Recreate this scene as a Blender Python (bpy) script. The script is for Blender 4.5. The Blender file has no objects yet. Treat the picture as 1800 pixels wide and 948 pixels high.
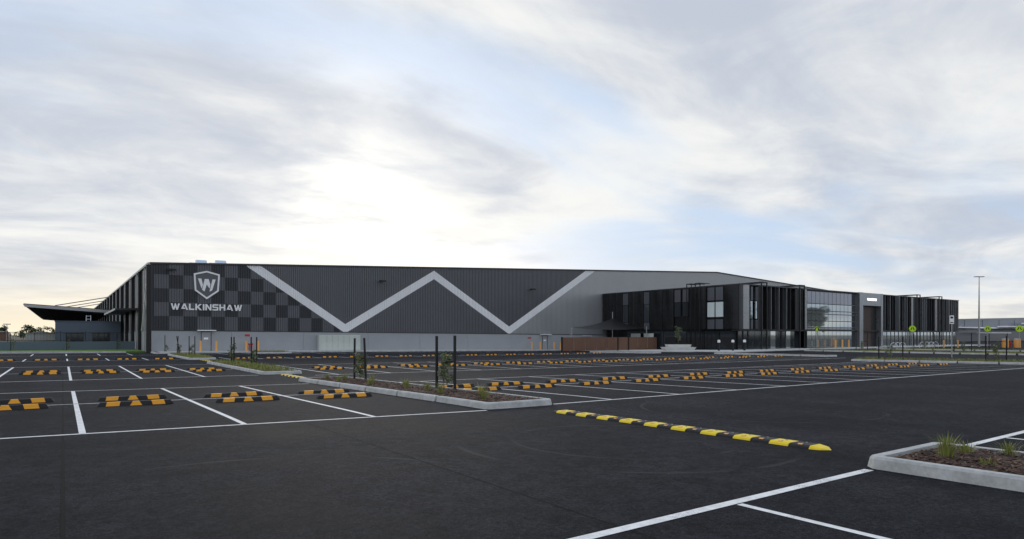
import bpy, math, random
from mathutils import Vector, Matrix
random.seed(7)
S = bpy.context.scene
C = S.collection
# ------------------------------------------------------------------ camera
cam = bpy.data.cameras.new('camera'); co = bpy.data.objects.new('camera', cam); C.objects.link(co)
co.location = (0, 0, 1.53); co.rotation_euler = (math.radians(90), 0, math.radians(-35.26))
cam.sensor_width = 36; cam.lens = 22.34; cam.shift_y = 0.0639; cam.clip_start = .05; cam.clip_end = 6000
S.camera = co
# ------------------------------------------------------------------ world, sun
SUN_AZ, SUN_EL = math.radians(22.1), math.radians(10.8)
SUN = Vector((math.sin(SUN_AZ)*math.cos(SUN_EL), math.cos(SUN_AZ)*math.cos(SUN_EL), math.sin(SUN_EL)))
W = bpy.data.worlds.new('World'); S.world = W; W.use_nodes = True
class NT:
    def __init__(s, t): s.t = t; s.n = t.nodes; s.l = t.links
    def new(s, ty, **k):
        n = s.n.new(ty)
        for a, v in k.items(): setattr(n, a, v)
        return n
    def put(s, sock, v):
        if isinstance(v, bpy.types.NodeSocket): s.l.new(v, sock)
        elif v is not None: sock.default_value = v
    def math(s, op, a, b=None, c=None, clamp=False):
        n = s.new('ShaderNodeMath', operation=op, use_clamp=clamp)
        for i, v in enumerate((a, b, c)): s.put(n.inputs[i], v)
        return n.outputs[0]
    def vmath(s, op, a, b=None):
        n = s.new('ShaderNodeVectorMath', operation=op); s.put(n.inputs[0], a); s.put(n.inputs[1], b)
        return n.outputs['Value'] if op in ('DOT_PRODUCT', 'LENGTH') else n.outputs[0]
    def noise(s, vec, scale, detail=5, rough=.55, dist=0.):
        n = s.new('ShaderNodeTexNoise'); s.put(n.inputs['Vector'], vec)
        n.inputs['Scale'].default_value = scale; n.inputs['Detail'].default_value = detail
        n.inputs['Roughness'].default_value = rough; n.inputs['Distortion'].default_value = dist
        return n.outputs[0]
    def ramp(s, f, a, b, smooth=True):
        n = s.new('ShaderNodeMapRange', interpolation_type='SMOOTHSTEP' if smooth else 'LINEAR')
        s.put(n.inputs[0], f); n.inputs[1].default_value = a; n.inputs[2].default_value = b
        return n.outputs[0]
    def mix(s, f, a, b, mode='MIX'):
        n = s.new('ShaderNodeMix', data_type='RGBA', blend_type=mode)
        s.put(n.inputs[0], f); s.put(n.inputs[6], a); s.put(n.inputs[7], b)
        return n.outputs[2]
def c4(r, g=None, b=None):
    if g is None: g = b = r
    return (r, g, b, 1)
w = NT(W.node_tree); w.n.clear()
tc = w.new('ShaderNodeTexCoord'); D = tc.outputs['Generated']
sep = w.new('ShaderNodeSeparateXYZ'); w.put(sep.inputs[0], D)
zc = w.math('MAXIMUM', sep.outputs[2], 0.0)
den = w.math('ADD', zc, .13)
cmb = w.new('ShaderNodeCombineXYZ')
w.put(cmb.inputs[0], w.math('DIVIDE', sep.outputs[0], den)); w.put(cmb.inputs[1], w.math('DIVIDE', sep.outputs[1], den))
mp = w.new('ShaderNodeMapping'); w.put(mp.inputs[0], cmb.outputs[0]); mp.inputs['Rotation'].default_value = (0, 0, .9)
mp.inputs['Scale'].default_value = (.68, .95, 1); mp.inputs['Location'].default_value = (5.1, 3.2, 0)
P = mp.outputs[0]
n1 = w.noise(P, .55, 7, .52, .6); n2 = w.noise(P, 1.5, 8, .58, .4)
cover = w.ramp(w.math('ADD', w.math('MULTIPLY', n1, .75), w.math('MULTIPLY', n2, .25)), .34, .52)
sky = w.new('ShaderNodeTexSky', sky_type='NISHITA', sun_disc=False)
sky.sun_elevation = SUN_EL; sky.sun_rotation = SUN_AZ; sky.air_density = 1.0; sky.dust_density = 1.5
blue = w.mix(.88, sky.outputs[0], c4(3.6, 4.7, 6.4))
n3 = w.math('ADD', w.math('MULTIPLY', w.noise(P, .8, 7, .55, .7), .7), w.math('MULTIPLY', w.noise(P, 2.6, 6, .6, .5), .3))
shade = w.ramp(n3, .38, .62)
cloud = w.mix(shade, c4(3.9, 4.2, 4.8), c4(6.7, 6.65, 6.4))
base = w.mix(w.math('MULTIPLY', cover, .92), blue, cloud)
dt = w.vmath('DOT_PRODUCT', D, tuple(SUN))
ang = w.math('ARCCOSINE', w.math('MINIMUM', dt, .99999))
glow = w.math('EXPONENT', w.math('MULTIPLY', w.math('MULTIPLY', ang, ang), -1/(2*.085**2)))
glow2 = w.math('EXPONENT', w.math('MULTIPLY', w.math('MULTIPLY', ang, ang), -1/(2*.30**2)))
thin = w.math('SUBTRACT', 1.3, w.math('MULTIPLY', w.ramp(n2, .4, .6), .95))
g = w.math('ADD', w.math('MULTIPLY', glow, 3.0), w.math('MULTIPLY', glow2, .45))
glowc = w.mix(1.0, c4(1.0, .90, .66), w.math('MULTIPLY', g, thin), 'MULTIPLY')
hz = w.math('EXPONENT', w.math('MULTIPLY', w.math('MULTIPLY', zc, zc), -1/(2*.045**2)))
flat = w.new('ShaderNodeVectorMath', operation='NORMALIZE'); cf = w.new('ShaderNodeCombineXYZ'); w.put(cf.inputs[0], sep.outputs[0]); w.put(cf.inputs[1], sep.outputs[1]); w.put(flat.inputs[0], cf.outputs[0])
daz = w.math('ARCCOSINE', w.math('MINIMUM', w.vmath('DOT_PRODUCT', flat.outputs[0], (math.sin(SUN_AZ), math.cos(SUN_AZ), 0)), .99999))
hz = w.math('MULTIPLY', hz, w.math('EXPONENT', w.math('MULTIPLY', w.math('MULTIPLY', daz, daz), -1/(2*.5**2))))
tot = w.mix(1.0, base, glowc, 'ADD')
tot = w.mix(w.math('MULTIPLY', hz, .85), tot, c4(9.5, 7.9, 4.9))
bg = w.new('ShaderNodeBackground'); w.put(bg.inputs[0], tot); bg.inputs[1].default_value = .1
wo = w.new('ShaderNodeOutputWorld'); w.l.new(bg.outputs[0], wo.inputs[0])
sl = bpy.data.lights.new('sun', 'SUN'); so = bpy.data.objects.new('sun', sl); C.objects.link(so)
sl.energy = .7; sl.angle = math.radians(24); sl.color = (1, .93, .82)
so.rotation_euler = (-SUN).to_track_quat('-Z', 'Y').to_euler()
S.view_settings.view_transform = 'Standard'; S.view_settings.look = 'None'
S.view_settings.exposure = 0.5; S.view_settings.gamma = 1
S.view_settings.use_curve_mapping = False
S.render.engine = 'CYCLES'

# ------------------------------------------------------------------ materials
MATS = {}
def mat(name, col, rough=.6, metal=0., spec=.5, var=.0, vscale=3., bump=0., bscale=60., stretch=(1, 1, 1), coat=0.):
    if name in MATS: return MATS[name]
    m = bpy.data.materials.new(name); m.use_nodes = True; t = NT(m.node_tree)
    p = t.n['Principled BSDF']
    p.inputs['Roughness'].default_value = rough; p.inputs['Metallic'].default_value = metal
    p.inputs['Specular IOR Level'].default_value = spec; p.inputs['Coat Weight'].default_value = coat
    base = c4(*col) if isinstance(col, tuple) else c4(col)
    if var or bump:
        co_ = t.new('ShaderNodeNewGeometry').outputs['Position']
        mpn = t.new('ShaderNodeMapping'); t.put(mpn.inputs[0], co_); mpn.inputs['Scale'].default_value = stretch
        v = mpn.outputs[0]
    if var:
        a = t.noise(v, vscale, 6, .6); b = t.noise(v, vscale*9, 3, .6)
        f = t.math('ADD', t.math('MULTIPLY', a, .65), t.math('MULTIPLY', b, .35))
        k = t.ramp(f, .3, .7, False)
        lo = tuple(x*(1-var) for x in base[:3])+(1,); hi = tuple(min(1, x*(1+var)) for x in base[:3])+(1,)
        t.put(p.inputs['Base Color'], t.mix(k, lo, hi))
        t.put(p.inputs['Roughness'], t.math('ADD', t.math('MULTIPLY', k, .12), rough-.06))
    else: p.inputs['Base Color'].default_value = base
    if bump:
        bn = t.new('ShaderNodeBump'); bn.inputs['Strength'].default_value = bump; bn.inputs['Distance'].default_value = .01
        t.put(bn.inputs['Height'], t.noise(v, bscale, 4, .65)); t.put(p.inputs['Normal'], bn.outputs[0])
    MATS[name] = m; return m
def asphalt():
    m = bpy.data.materials.new('asphalt'); m.use_nodes = True; t = NT(m.node_tree); p = t.n['Principled BSDF']
    pos = t.new('ShaderNodeNewGeometry').outputs['Position']
    def mapped(sc, rot=0):
        q = t.new('ShaderNodeMapping'); t.put(q.inputs[0], pos); q.inputs['Scale'].default_value = sc; q.inputs['Rotation'].default_value = (0, 0, rot); return q.outputs[0]
    streak = t.noise(mapped((.5, .06, 1)), 1.0, 5, .6)          # paving lanes run along Y
    streak2 = t.noise(mapped((.05, .5, 1)), 1.0, 5, .6)
    patch = t.noise(pos, .35, 5, .6, .5)
    grain = t.noise(pos, 55, 3, .75); fine = t.noise(pos, 160, 2, .7)
    f = t.math('ADD', t.math('MULTIPLY', streak, .35), t.math('ADD', t.math('MULTIPLY', streak2, .3), t.math('MULTIPLY', patch, .35)))
    k = t.ramp(f, .40, .60, False)
    colr = t.mix(k, c4(.012, .0128, .0165), c4(.038, .0385, .044))
    sp = t.ramp(t.math('ADD', t.math('MULTIPLY', grain, .5), t.math('MULTIPLY', fine, .5)), .42, .60, False)
    colr = t.mix(1.0, colr, t.mix(sp, c4(.45), c4(1.6)), 'MULTIPLY')
    mid = t.ramp(t.math('ADD', t.math('MULTIPLY', t.noise(pos, 20, 3, .7), .6), t.math('MULTIPLY', t.noise(pos, 4.5, 4, .65), .4)), .42, .60, False)
    colr = t.mix(1.0, colr, t.mix(mid, c4(.66), c4(1.38)), 'MULTIPLY')
    xy = t.vmath('MULTIPLY', pos, (1, 1, 0))
    for cx_, cy_, r0, r1 in ((7.4, 7.4, 1.2, 3.6), (1.5, 6.2, 1.6, 3.6), (13.5, 9.0, 1.5, 3.6), (14, 27, 2, 5)):    # swept tyre scuffs
        rad = t.vmath('LENGTH', t.vmath('SUBTRACT', xy, (cx_, cy_, 0)))
        cr = t.new('ShaderNodeCombineXYZ'); t.put(cr.inputs[0], rad)
        arcs = t.ramp(t.noise(cr.outputs[0], 3.2, 3, .6), .52, .68)
        msk = t.math('MULTIPLY', t.ramp(rad, r0, r0+.5), t.math('SUBTRACT', 1, t.ramp(rad, r1-.5, r1)))
        msk = t.math('MULTIPLY', msk, t.ramp(t.noise(pos, .6, 3), .45, .62))
        colr = t.mix(t.math('MULTIPLY', t.math('MULTIPLY', arcs, msk), .7), colr, c4(.06, .06, .062))
    drips = t.math('MULTIPLY', t.ramp(t.noise(pos, 2.1, 4, .6), .64, .70), .45)
    colr = t.mix(drips, colr, c4(.012))
    chips = t.ramp(fine, .66, .74)
    colr = t.mix(t.math('MULTIPLY', chips, .5), colr, c4(.16, .155, .15))
    t.put(p.inputs['Base Color'], colr)
    t.put(p.inputs['Roughness'], t.math('ADD', .70, t.math('MULTIPLY', k, .14)))
    p.inputs['Specular IOR Level'].default_value = .03
    b = t.new('ShaderNodeBump'); b.inputs['Strength'].default_value = .55; b.inputs['Distance'].default_value = .006
    t.put(b.inputs['Height'], t.math('ADD', grain, fine)); t.put(p.inputs['Normal'], b.outputs[0])
    return m
M_ASPH = asphalt()
def paint():
    m = bpy.data.materials.new('line_paint'); m.use_nodes = True; t = NT(m.node_tree); p = t.n['Principled BSDF']
    pos = t.new('ShaderNodeNewGeometry').outputs['Position']
    a = t.noise(pos, 2.0, 4, .6); b = t.noise(pos, 70, 3, .7); c_ = t.noise(pos, 9, 4, .65)
    col_ = t.mix(t.ramp(c_, .35, .65), c4(.72, .72, .72), c4(.88, .88, .88))
    wear = t.ramp(t.math('ADD', t.math('MULTIPLY', a, .45), t.math('MULTIPLY', b, .55)), .56, .64)
    t.put(p.inputs['Base Color'], t.mix(t.math('MULTIPLY', wear, .75), col_, c4(.07))); p.inputs['Roughness'].default_value = .7; p.inputs['Specular IOR Level'].default_value = .2
    return m
M_PAINT = paint()
M_JOINT = mat('bitumen_joint', .008, .9, 0, .1, var=.3, vscale=8)
M_CONC = mat('kerb_concrete', (.47, .475, .47), .8, var=.34, vscale=2.2, bump=.3, bscale=70)
M_PATH = mat('path_concrete', (.62, .62, .60), .85, var=.13, vscale=1.2)
M_PREC = mat('precast', (.34, .355, .375), .7, var=.07, vscale=.5)
M_DARK = mat('cladding_dark', (.036, .040, .047), .40, .25, .5, var=.1, vscale=.3)
M_MID = mat('cladding_charcoal', (.125, .133, .145), .36, .3, .5, var=.1, vscale=.3)
M_CHK = mat('cladding_check_light', (.115, .122, .135), .4, .2, .5, var=.08, vscale=.4)
M_SILV = mat('cladding_silver', (.43, .445, .455), .36, .4, .5, var=.06, vscale=.3)
M_BAND = mat('cladding_band', (.90, .90, .91), .5, 0., .5, var=.04, vscale=.4)
M_FLASH = mat('flashing', (.045, .048, .052), .4, .4)
M_WHITE = mat('sign_white', (.93, .93, .94), .45)
M_BLACK = mat('black_steel', (.012, .012, .013), .42, .2)
M_BLKP = mat('black_panel', (.013, .0135, .015), .25, .3, var=.15, vscale=.5)
M_FIN = mat('fin_metal', (.055, .058, .064), .33, .6)
M_FINL = mat('fin_silver', (.33, .345, .36), .3, .75, var=.06, vscale=1)
M_GREYP = mat('grey_panel', (.10, .105, .12), .3, .2)
def glass(name, col, met=.75, r=.03):
    return mat(name, col, r, met, .6)
M_GLASS = glass('tinted_glass', (.50, .54, .54)); M_GDARK = glass('dark_glass', (.07, .08, .09), .6, .05)
M_SPAN = glass('spandrel_glass', (.30, .31, .34), .6, .12)
M_RUB = mat('black_rubber', (.010, .010, .012), .7, var=.2, vscale=6, bump=.2, bscale=40)
M_YEL = mat('amber_panel', (.88, .38, .010), .5, var=.12, vscale=9)
M_HYEL = mat('hump_yellow', (.90, .66, .004), .5, var=.1, vscale=7)
M_ORG = mat('orange_paint', (.85, .42, .12), .5, var=.06, vscale=3)
M_RED = mat('red_paint', (.55, .02, .025), .4)
M_GAL = mat('galvanised', (.42, .43, .44), .42, .7, var=.1, vscale=4)
M_VENT = mat('vent_zinc', (.60, .68, .75), .3, .6)
M_BRN = mat('timber_brown', (.20, .108, .072), .7, var=.25, vscale=1.5, stretch=(6, 6, .6))
M_DBRN = mat('entry_brown', (.05, .025, .02), .5)
M_BLUEW = mat('blue_grey_wall', (.11, .145, .185), .6, var=.07, vscale=.6)
M_CAB = mat('cabinet_cream', (.56, .60, .56), .5, var=.05, vscale=2)
M_STAKE = mat('stake_black', (.010, .010, .010), .7)
M_MULCH = mat('mulch', (.055, .026, .017), .9, var=.5, vscale=7, bump=.8, bscale=30)
M_CHIP1 = mat('chip_dark', (.036, .015, .010), .85); M_CHIP2 = mat('chip_mid', (.11, .05, .03), .85); M_CHIP3 = mat('chip_pale', (.17, .105, .065), .85)
M_LAWN = mat('lawn', (.11, .21, .03), .9, var=.35, vscale=3, bump=.6, bscale=40)
M_EARTH = mat('earth', (.11, .10, .07), .95, var=.3, vscale=.05)
M_LIME = mat('sign_lime', (.55, .85, .02), .4)
M_LEAF = [mat('leaf_a', (.07, .11, .035), .6), mat('leaf_b', (.085, .115, .045), .6), mat('leaf_c', (.21, .23, .12), .6), mat('leaf_d', (.035, .06, .022), .6)]
M_GRS = [mat('blade_a', (.17, .22, .03), .7), mat('blade_b', (.26, .28, .07), .7), mat('blade_c', (.30, .26, .11), .75)]
M_BARK = mat('bark', (.09, .065, .045), .9, var=.3, vscale=6)
# ------------------------------------------------------------------ helpers
GX = [-4000, -30, -10, 9, 25, 45, 65, 80, 150, 4000]
GY = [-4000, 0, 14, 28, 50, 65, 78, 4000]
GT = [[.12, .12, .12, -.117, -.17, -.24, -.30, -.30, -.30, -.3],
      [.12, .12, .12, -.117, -.17, -.24, -.30, -.30, -.30, -.3],
      [-.006, -.006, -.006, -.243, -.29, -.375, -.42, -.45, -.45, -.45],
      [-.21, -.21, -.21, -.446, -.50, -.55, -.55, -.50, -.50, -.5],
      [-.22, -.22, -.22, -.43, -.52, -.60, -.60, -.52, -.50, -.5],
      [-.24, -.24, -.24, -.41, -.52, -.68, -.82, -.70, -.60, -.6],
      [-.24, -.24, -.24, -.40, -.50, -.68, -.92, -.80, -.60, -.6],
      [-.24, -.24, -.24, -.40, -.50, -.68, -.92, -.80, -.60, -.6]]
def gz(x, y):
    def seg(a, v):
        for i in range(len(a)-1):
            if v <= a[i+1] or i == len(a)-2: return i, min(1, max(0, (v-a[i])/(a[i+1]-a[i])))
    i, u = seg(GX, x); j, v = seg(GY, y)
    return (GT[j][i]*(1-u)+GT[j][i+1]*u)*(1-v)+(GT[j+1][i]*(1-u)+GT[j+1][i+1]*u)*v
class MB:
    def __init__(s): s.v = []; s.f = []; s.m = []
    def face(s, pts, mi=0):
        k = len(s.v); s.v += [tuple(p) for p in pts]; s.f.append(tuple(range(k, k+len(pts)))); s.m.append(mi); return s
    def mesh(s, vs, fs, mi=0):
        k = len(s.v); s.v += [tuple(p) for p in vs]
        for f in fs: s.f.append(tuple(k+i for i in f)); s.m.append(mi)
        return s
    def box(s, x0, y0, z0, x1, y1, z1, mi=0):
        vs = [(x, y, z) for z in (z0, z1) for y in (y0, y1) for x in (x0, x1)]
        return s.mesh(vs, [(0, 2, 3, 1), (4, 5, 7, 6), (0, 1, 5, 4), (2, 6, 7, 3), (0, 4, 6, 2), (1, 3, 7, 5)], mi)
    def prism(s, pts, vec, mi=0):
        n = len(pts); v = Vector(vec); a = [Vector(p) for p in pts]
        s.mesh(a+[p+v for p in a], [tuple(range(n-1, -1, -1)), tuple(range(n, 2*n))]+[(i, (i+1) % n, n+(i+1) % n, n+i) for i in range(n)], mi); return s
    def tube(s, p0, p1, r0, r1=None, n=8, mi=0):
        r1 = r0 if r1 is None else r1; p0 = Vector(p0); p1 = Vector(p1); q = (p1-p0).to_track_quat('Z', 'Y')
        a = [p0+q @ Vector((r0*math.cos(2*math.pi*i/n), r0*math.sin(2*math.pi*i/n), 0)) for i in range(n)]
        b = [p1+q @ Vector((r1*math.cos(2*math.pi*i/n), r1*math.sin(2*math.pi*i/n), 0)) for i in range(n)]
        s.mesh(a+b, [(i, (i+1) % n, n+(i+1) % n, n+i) for i in range(n)]+[tuple(range(n-1, -1, -1)), tuple(range(n, 2*n))], mi); return s
    def build(s, name, m, parent=None, smooth=False):
        me = bpy.data.meshes.new(name); off = Vector(parent.get('_o', (0, 0, 0))) if parent else Vector()
        me.from_pydata([tuple(Vector(p)-off) for p in s.v], [], s.f)
        ms = m if isinstance(m, list) else [m]
        for q in ms: me.materials.append(q)
        if len(ms) > 1: me.polygons.foreach_set('material_index', s.m)
        if smooth: me.shade_smooth()
        me.update(); o = bpy.data.objects.new(name, me); C.objects.link(o)
        if parent:
            o.parent = parent; o['_o'] = tuple(off)
        return o
def tag(o, label, cat, group=None):
    o['label'] = label; o['category'] = cat
    if group: o['group'] = group
    return o
def thing(name, label, cat, loc=(0, 0, 0), group=None):
    o = bpy.data.objects.new(name, None); C.objects.link(o); o.location = loc; o['_o'] = tuple(loc)
    return tag(o, label, cat, group)
def struct(o): o['kind'] = 'structure'; return o
def stuff(o): o['kind'] = 'stuff'; return o
def dup(root, loc, rz, label, group=None):
    def cp(o, par):
        n = o.copy(); C.objects.link(n); n.parent = par
        for ch in o.children: cp(ch, n)
        return n
    r = cp(root, None); r.location = loc; r.rotation_euler = (0, 0, rz); r['label'] = label
    if group: r['group'] = group
    return r
ORD = ['first', 'second', 'third', 'fourth', 'fifth', 'sixth', 'seventh', 'eighth', 'ninth', 'tenth', 'eleventh', 'twelfth', 'thirteenth', 'fourteenth', 'fifteenth', 'sixteenth', 'seventeenth', 'eighteenth', 'nineteenth', 'twentieth']
# ------------------------------------------------------------------ ground, asphalt, markings
def sheet(xs, ys, dz):
    b = MB(); n = len(xs)
    b.mesh([(x, y, gz(x, y)+dz) for y in ys for x in xs], [(j*n+i, j*n+i+1, (j+1)*n+i+1, (j+1)*n+i) for j in range(len(ys)-1) for i in range(n-1)])
    return b
def rng(a, b, st, extra):
    n = max(1, round((b-a)/st)); v = [a+(b-a)*i/n for i in range(n+1)]+[e for e in extra if a < e < b]
    return sorted(set(round(q, 4) for q in v))
struct(sheet(rng(-4000, 4000, 500, GX), rng(-4000, 4000, 500, GY), -.06).build('ground', M_EARTH))
park = struct(sheet(rng(-90, 300, 10, GX), rng(-60, 130, 10, GY), 0).build('car_park', M_ASPH))
def line(x0, y0, x1, y1, wd=.09, m=M_PAINT, name='parking_line', dz=.004):
    d = Vector((x1-x0, y1-y0)); L = d.length; d /= L; nrm = Vector((-d.y, d.x))*wd/2
    n = max(1, int(L/.7)); b = MB(); vs = []
    for i in range(n+1):
        p = Vector((x0, y0))+d*L*i/n
        for sg in (1, -1): q = p+nrm*sg; vs.append((q.x, q.y, gz(q.x, q.y)+dz))
    b.mesh(vs, [(2*i, 2*i+1, 2*i+3, 2*i+2) for i in range(n)])
    return b.build(name, m, park)
for x in (-3.83, 0.0, 3.83): line(x, -3, x, 66,   .016 if x else .035, M_JOINT, 'asphalt_joint', .002)
for y in (8.3, 27.5): line(8.5, y, 60, y+.4, .03, M_JOINT, 'asphalt_joint', .002)
# bays in front of the camera (line at Y 3.87)
line(-6, 3.6, 8.15, 3.87, .115); line(10.4, 3.9, 40, 4.0, .115)
for x in (5.33, 2.8, .3): line(x, -1.6, x, 3.6+.026*x, .09)
for x in (12.67, 15.2, 17.7, 20.2): line(x, -1.6, x, 3.84, .09)
LX = [-4.8, -2.27, .27, 2.8, 5.33]
RX = [12.3+2.8*k for k in range(14)]
# first block
line(-8, 13.3, 8.0, 12.33, .1); line(-8, 25.0, 7.9, 25.0, .1); line(-8, 19.42, 7.9, 19.36, .08)
for x in LX: line(x, 12.85-.06*(x+.8), x, 24.95, .1)
line(10.2, 12.6, 60, 12.75, .1); line(10.1, 18.55, 50, 18.6, .08); line(10.1, 23.7, 50, 23.6, .1)
for x in RX: line(x, 12.68, x-.25, 23.6, .09)
# second block
line(-8, 31.3, 7.8, 32.4, .1); line(-8, 38.0, 7.8, 38.2, .08); line(-8, 45.3, 7.9, 45.9, .1)
for x in LX: line(x, 31.6+.07*x, x, 45.4, .1)
line(10.1, 31.0, 58, 29.6, .1); line(10.1, 36.9, 58, 36.6, .08); line(10.1, 42.6, 58, 42.3, .1)
for x in [11.3+2.75*k for k in range(17)]: line(x, 30.9-.03*(x-11), x, 42.5, .09)
# third block and bays along the kerb
line(-8, 55.4, 7.9, 55.4, .1); line(10.1, 55.0, 56, 54.0, .1)
for x in LX: line(x, 55.45, x, 60.4, .1)
for x in [11.1+2.45*k for k in range(18)]: line(x, 54.9, x, 60.0, .09)
line(-8, 69.0, 8, 69.0, .1); line(10.2, 68.6, 56, 67.6, .1)
for x in LX: line(x, 69.05, x, 75.6, .1)
for x in [11.1+2.45*k for k in range(18)]: line(x, 68.5, x, 74.0, .09)
for x in (68, 71, 74, 77, 80): line(x, 14, x-.2, 19.5, .09)
line(62, 13.2, 110, 13.2, .1)
# ------------------------------------------------------------------ footpath and lawn
def slab(poly, name, m, h=.15, dz=0, parent=None):
    b = MB(); n = len(poly)
    top = [(x, y, gz(x, y)+h+dz) for x, y in poly]; bot = [(x, y, gz(x, y)-.12) for x, y in poly]
    b.mesh(top+bot, [tuple(range(n))]+[(i, n+i, n+(i+1) % n, (i+1) % n) for i in range(n)])
    return b.build(name, m, parent)
fp = bpy.data.objects.new('footpath', None); C.objects.link(fp); struct(fp)
for i in range(22):
    x0 = 8.2+2.9*i; x1 = x0+2.885
    if x0 > 70: break
    slab([(x0, 74.45), (x1, 74.45), (x1, 77.48), (x0, 77.48)], 'path_slab', M_PATH, .15, 0, fp)
    slab([(x0, 74.2), (x1, 74.2), (x1, 74.44), (x0, 74.44)], 'kerb_stone', M_CONC, .155, 0, fp)
for i in range(16):
    x0 = -38+2.9*i; x1 = x0+2.885
    if x1 > 8.3: break
    slab([(x0, 78.6), (x1, 78.6), (x1, 79.3), (x0, 79.3)], 'kerb_stone', M_CONC, .15, 0, fp)
lawn = slab([(-60, 79.31), (7.3, 79.31), (7.3, 89.9), (-60, 89.9)], 'lawn', M_LAWN, .17); struct(lawn)
# office forecourt
for i in range(24):
    x0 = 66+3.4*i; x1 = x0+3.38
    slab([(x0, 47.2), (x1, 47.2), (x1, 52.6), (x0, 52.6)], 'path_slab', M_PATH, .12, 0, fp)
for i in range(8):
    y0 = 52.61+2.9*i; slab([(64.5, y0), (72.95, y0), (72.95, y0+2.88), (64.5, y0+2.88)], 'path_slab', M_PATH, .12, 0, fp)
# ------------------------------------------------------------------ warehouse
wh = thing('warehouse', 'long charcoal ribbed metal warehouse with pale zigzag band and chequered corner', 'warehouse', (7.66, 77.5, -.4))
XL, XA, XR, YF, YB = 7.66, 103.3, 199.0, 77.5, 300.0
def roofz(x): return 9.29+.0466*(min(x, 2*XA-x)-XL)
def dadoz(x): return 2.04-.0075*(x-XL)
ZIG = [(6.5, 17.15), (17.9, 9.65), (29.07, 2.32), (41.68, 9.78), (54.28, 2.2), (71.5, 12.6)]
def zig(x):
    for (a, b), (c, d) in zip(ZIG, ZIG[1:]):
        if x <= c: return b+(d-b)*(x-a)/(c-a)
    return 99
HALF = .58
CW, CZ0, CH, CX0 = 1.4, 2.08, 1.49, 7.98
# ribbed sheet: per rib facet, split in z at zone limits
RIB = .25
zones = {}
def zone_of(x, z):
    c = zig(x)
    if x < 71.5 and abs(z-c) <= HALF and x > 16: return ('chevron_band',)
    if x < 29.07 and z < c-HALF+.001:
        if x < CX0: return ('corner_trim',)
        i = int((x-CX0)//CW); k = int((z-CZ0)//CH)
        return ('checker_panel', i, k)
    if x > 54.28 and z < c-HALF: return ('silver',)
    return ('upper',) if z > c else ('lower',)
prof = [(0, 0), (.175, 0), (.19, .075), (.235, .075), (.25, 0)]
x = XL
def emit(xa, ya, xb, yb):
    xm = (xa+xb)/2
    lo = (dadoz(xa), dadoz(xb)); hi = (roofz(xa)-.18, roofz(xb)-.18)
    cuts = []
    def add(fa, fb):
        cuts.append((fa, fb))
    if xm < 72 and xm > 16:
        for sg in (-1, 1): add(zig(xa)+sg*HALF, zig(xb)+sg*HALF)
    if xm < 29.2:
        for k in range(1, 6): add(CZ0+CH*k, CZ0+CH*k)
    cuts = [c for c in cuts]
    lv = [lo]+sorted([c for c in cuts if c[0] > lo[0] and c[1] > lo[1] and c[0] < hi[0] and c[1] < hi[1]], key=lambda c: c[0]+c[1])+[hi]
    for (a0, b0), (a1, b1) in zip(lv, lv[1:]):
        zid = zone_of(xm, (a0+b0+a1+b1)/4)
        zones.setdefault(zid, MB()).face([(xa, YF+ya, a0), (xb, YF+yb, b0), (xb, YF+yb, b1), (xa, YF+ya, a1)])
edges = [CX0+CW*i for i in range(16)]
nr = int((150-XL)/RIB)
for r in range(nr):
    bx_ = XL+r*RIB
    for (p0, q0), (p1, q1) in zip(prof, prof[1:]):
        a, b = bx_+p0, bx_+p1
        ins = sorted([e for e in edges+[29.07, 54.28, 41.68] if a+.004 < e < b-.004])
        st = [a]+ins+[b]
        for s0, s1 in zip(st, st[1:]):
            ya = q0+(q1-q0)*(s0-a)/(b-a); yb = q0+(q1-q0)*(s1-a)/(b-a)
            emit(s0, ya, s1, yb)
zm = {'chevron_band': M_BAND, 'corner_trim': M_DARK, 'silver': M_SILV, 'upper': M_MID, 'lower': M_MID}
zn = {'silver': 'silver_cladding', 'upper': 'charcoal_cladding', 'lower': 'charcoal_cladding', 'corner_trim': 'corner_cladding'}
for zid, b in zones.items():
    if zid[0] == 'checker_panel': b.build('checker_panel', M_CHK if (zid[1]+zid[2]) % 2 else M_DARK, wh)
    else: b.build(zn.get(zid[0], zid[0]), zm[zid[0]], wh)
# precast dado panels with recessed joints
jx = [7.70, 15.69, 23.8, 32.1, 39.5, 47.06, 54.59, 62.2, 70, 78, 90, 110, 130, 150]
for a, b in zip(jx, jx[1:]):
    m = MB(); g0, g1 = gz(a, YF)-.1, gz(b, YF)-.1
    a += .012; b -= .012
    m.prism([(a, YF-.02, g0), (b, YF-.02, g1), (b, YF-.02, dadoz(b)-.03), (a, YF-.02, dadoz(a)-.03)], (0, .16, 0)); m.build('precast_panel', M_PREC, wh)
m = MB(); m.prism([(XL, YF-.06, dadoz(XL)-.05), (150, YF-.06, dadoz(150)-.05), (150, YF-.06, dadoz(150)+.03), (XL, YF-.06, dadoz(XL)+.03)], (0, .1, 0)); m.build('base_flashing', M_FLASH, wh)
m = MB(); m.prism([(XL+.2, YF+.15, -1.2), (XR, YF+.15, -1.2), (XR, YF+.15, roofz(XR)-.2), (XA, YF+.15, roofz(XA)-.2), (XL+.2, YF+.15, roofz(XL)-.2)], (0, YB-YF-.3, 0)); m.build('building_body', M_MID, wh)
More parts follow.
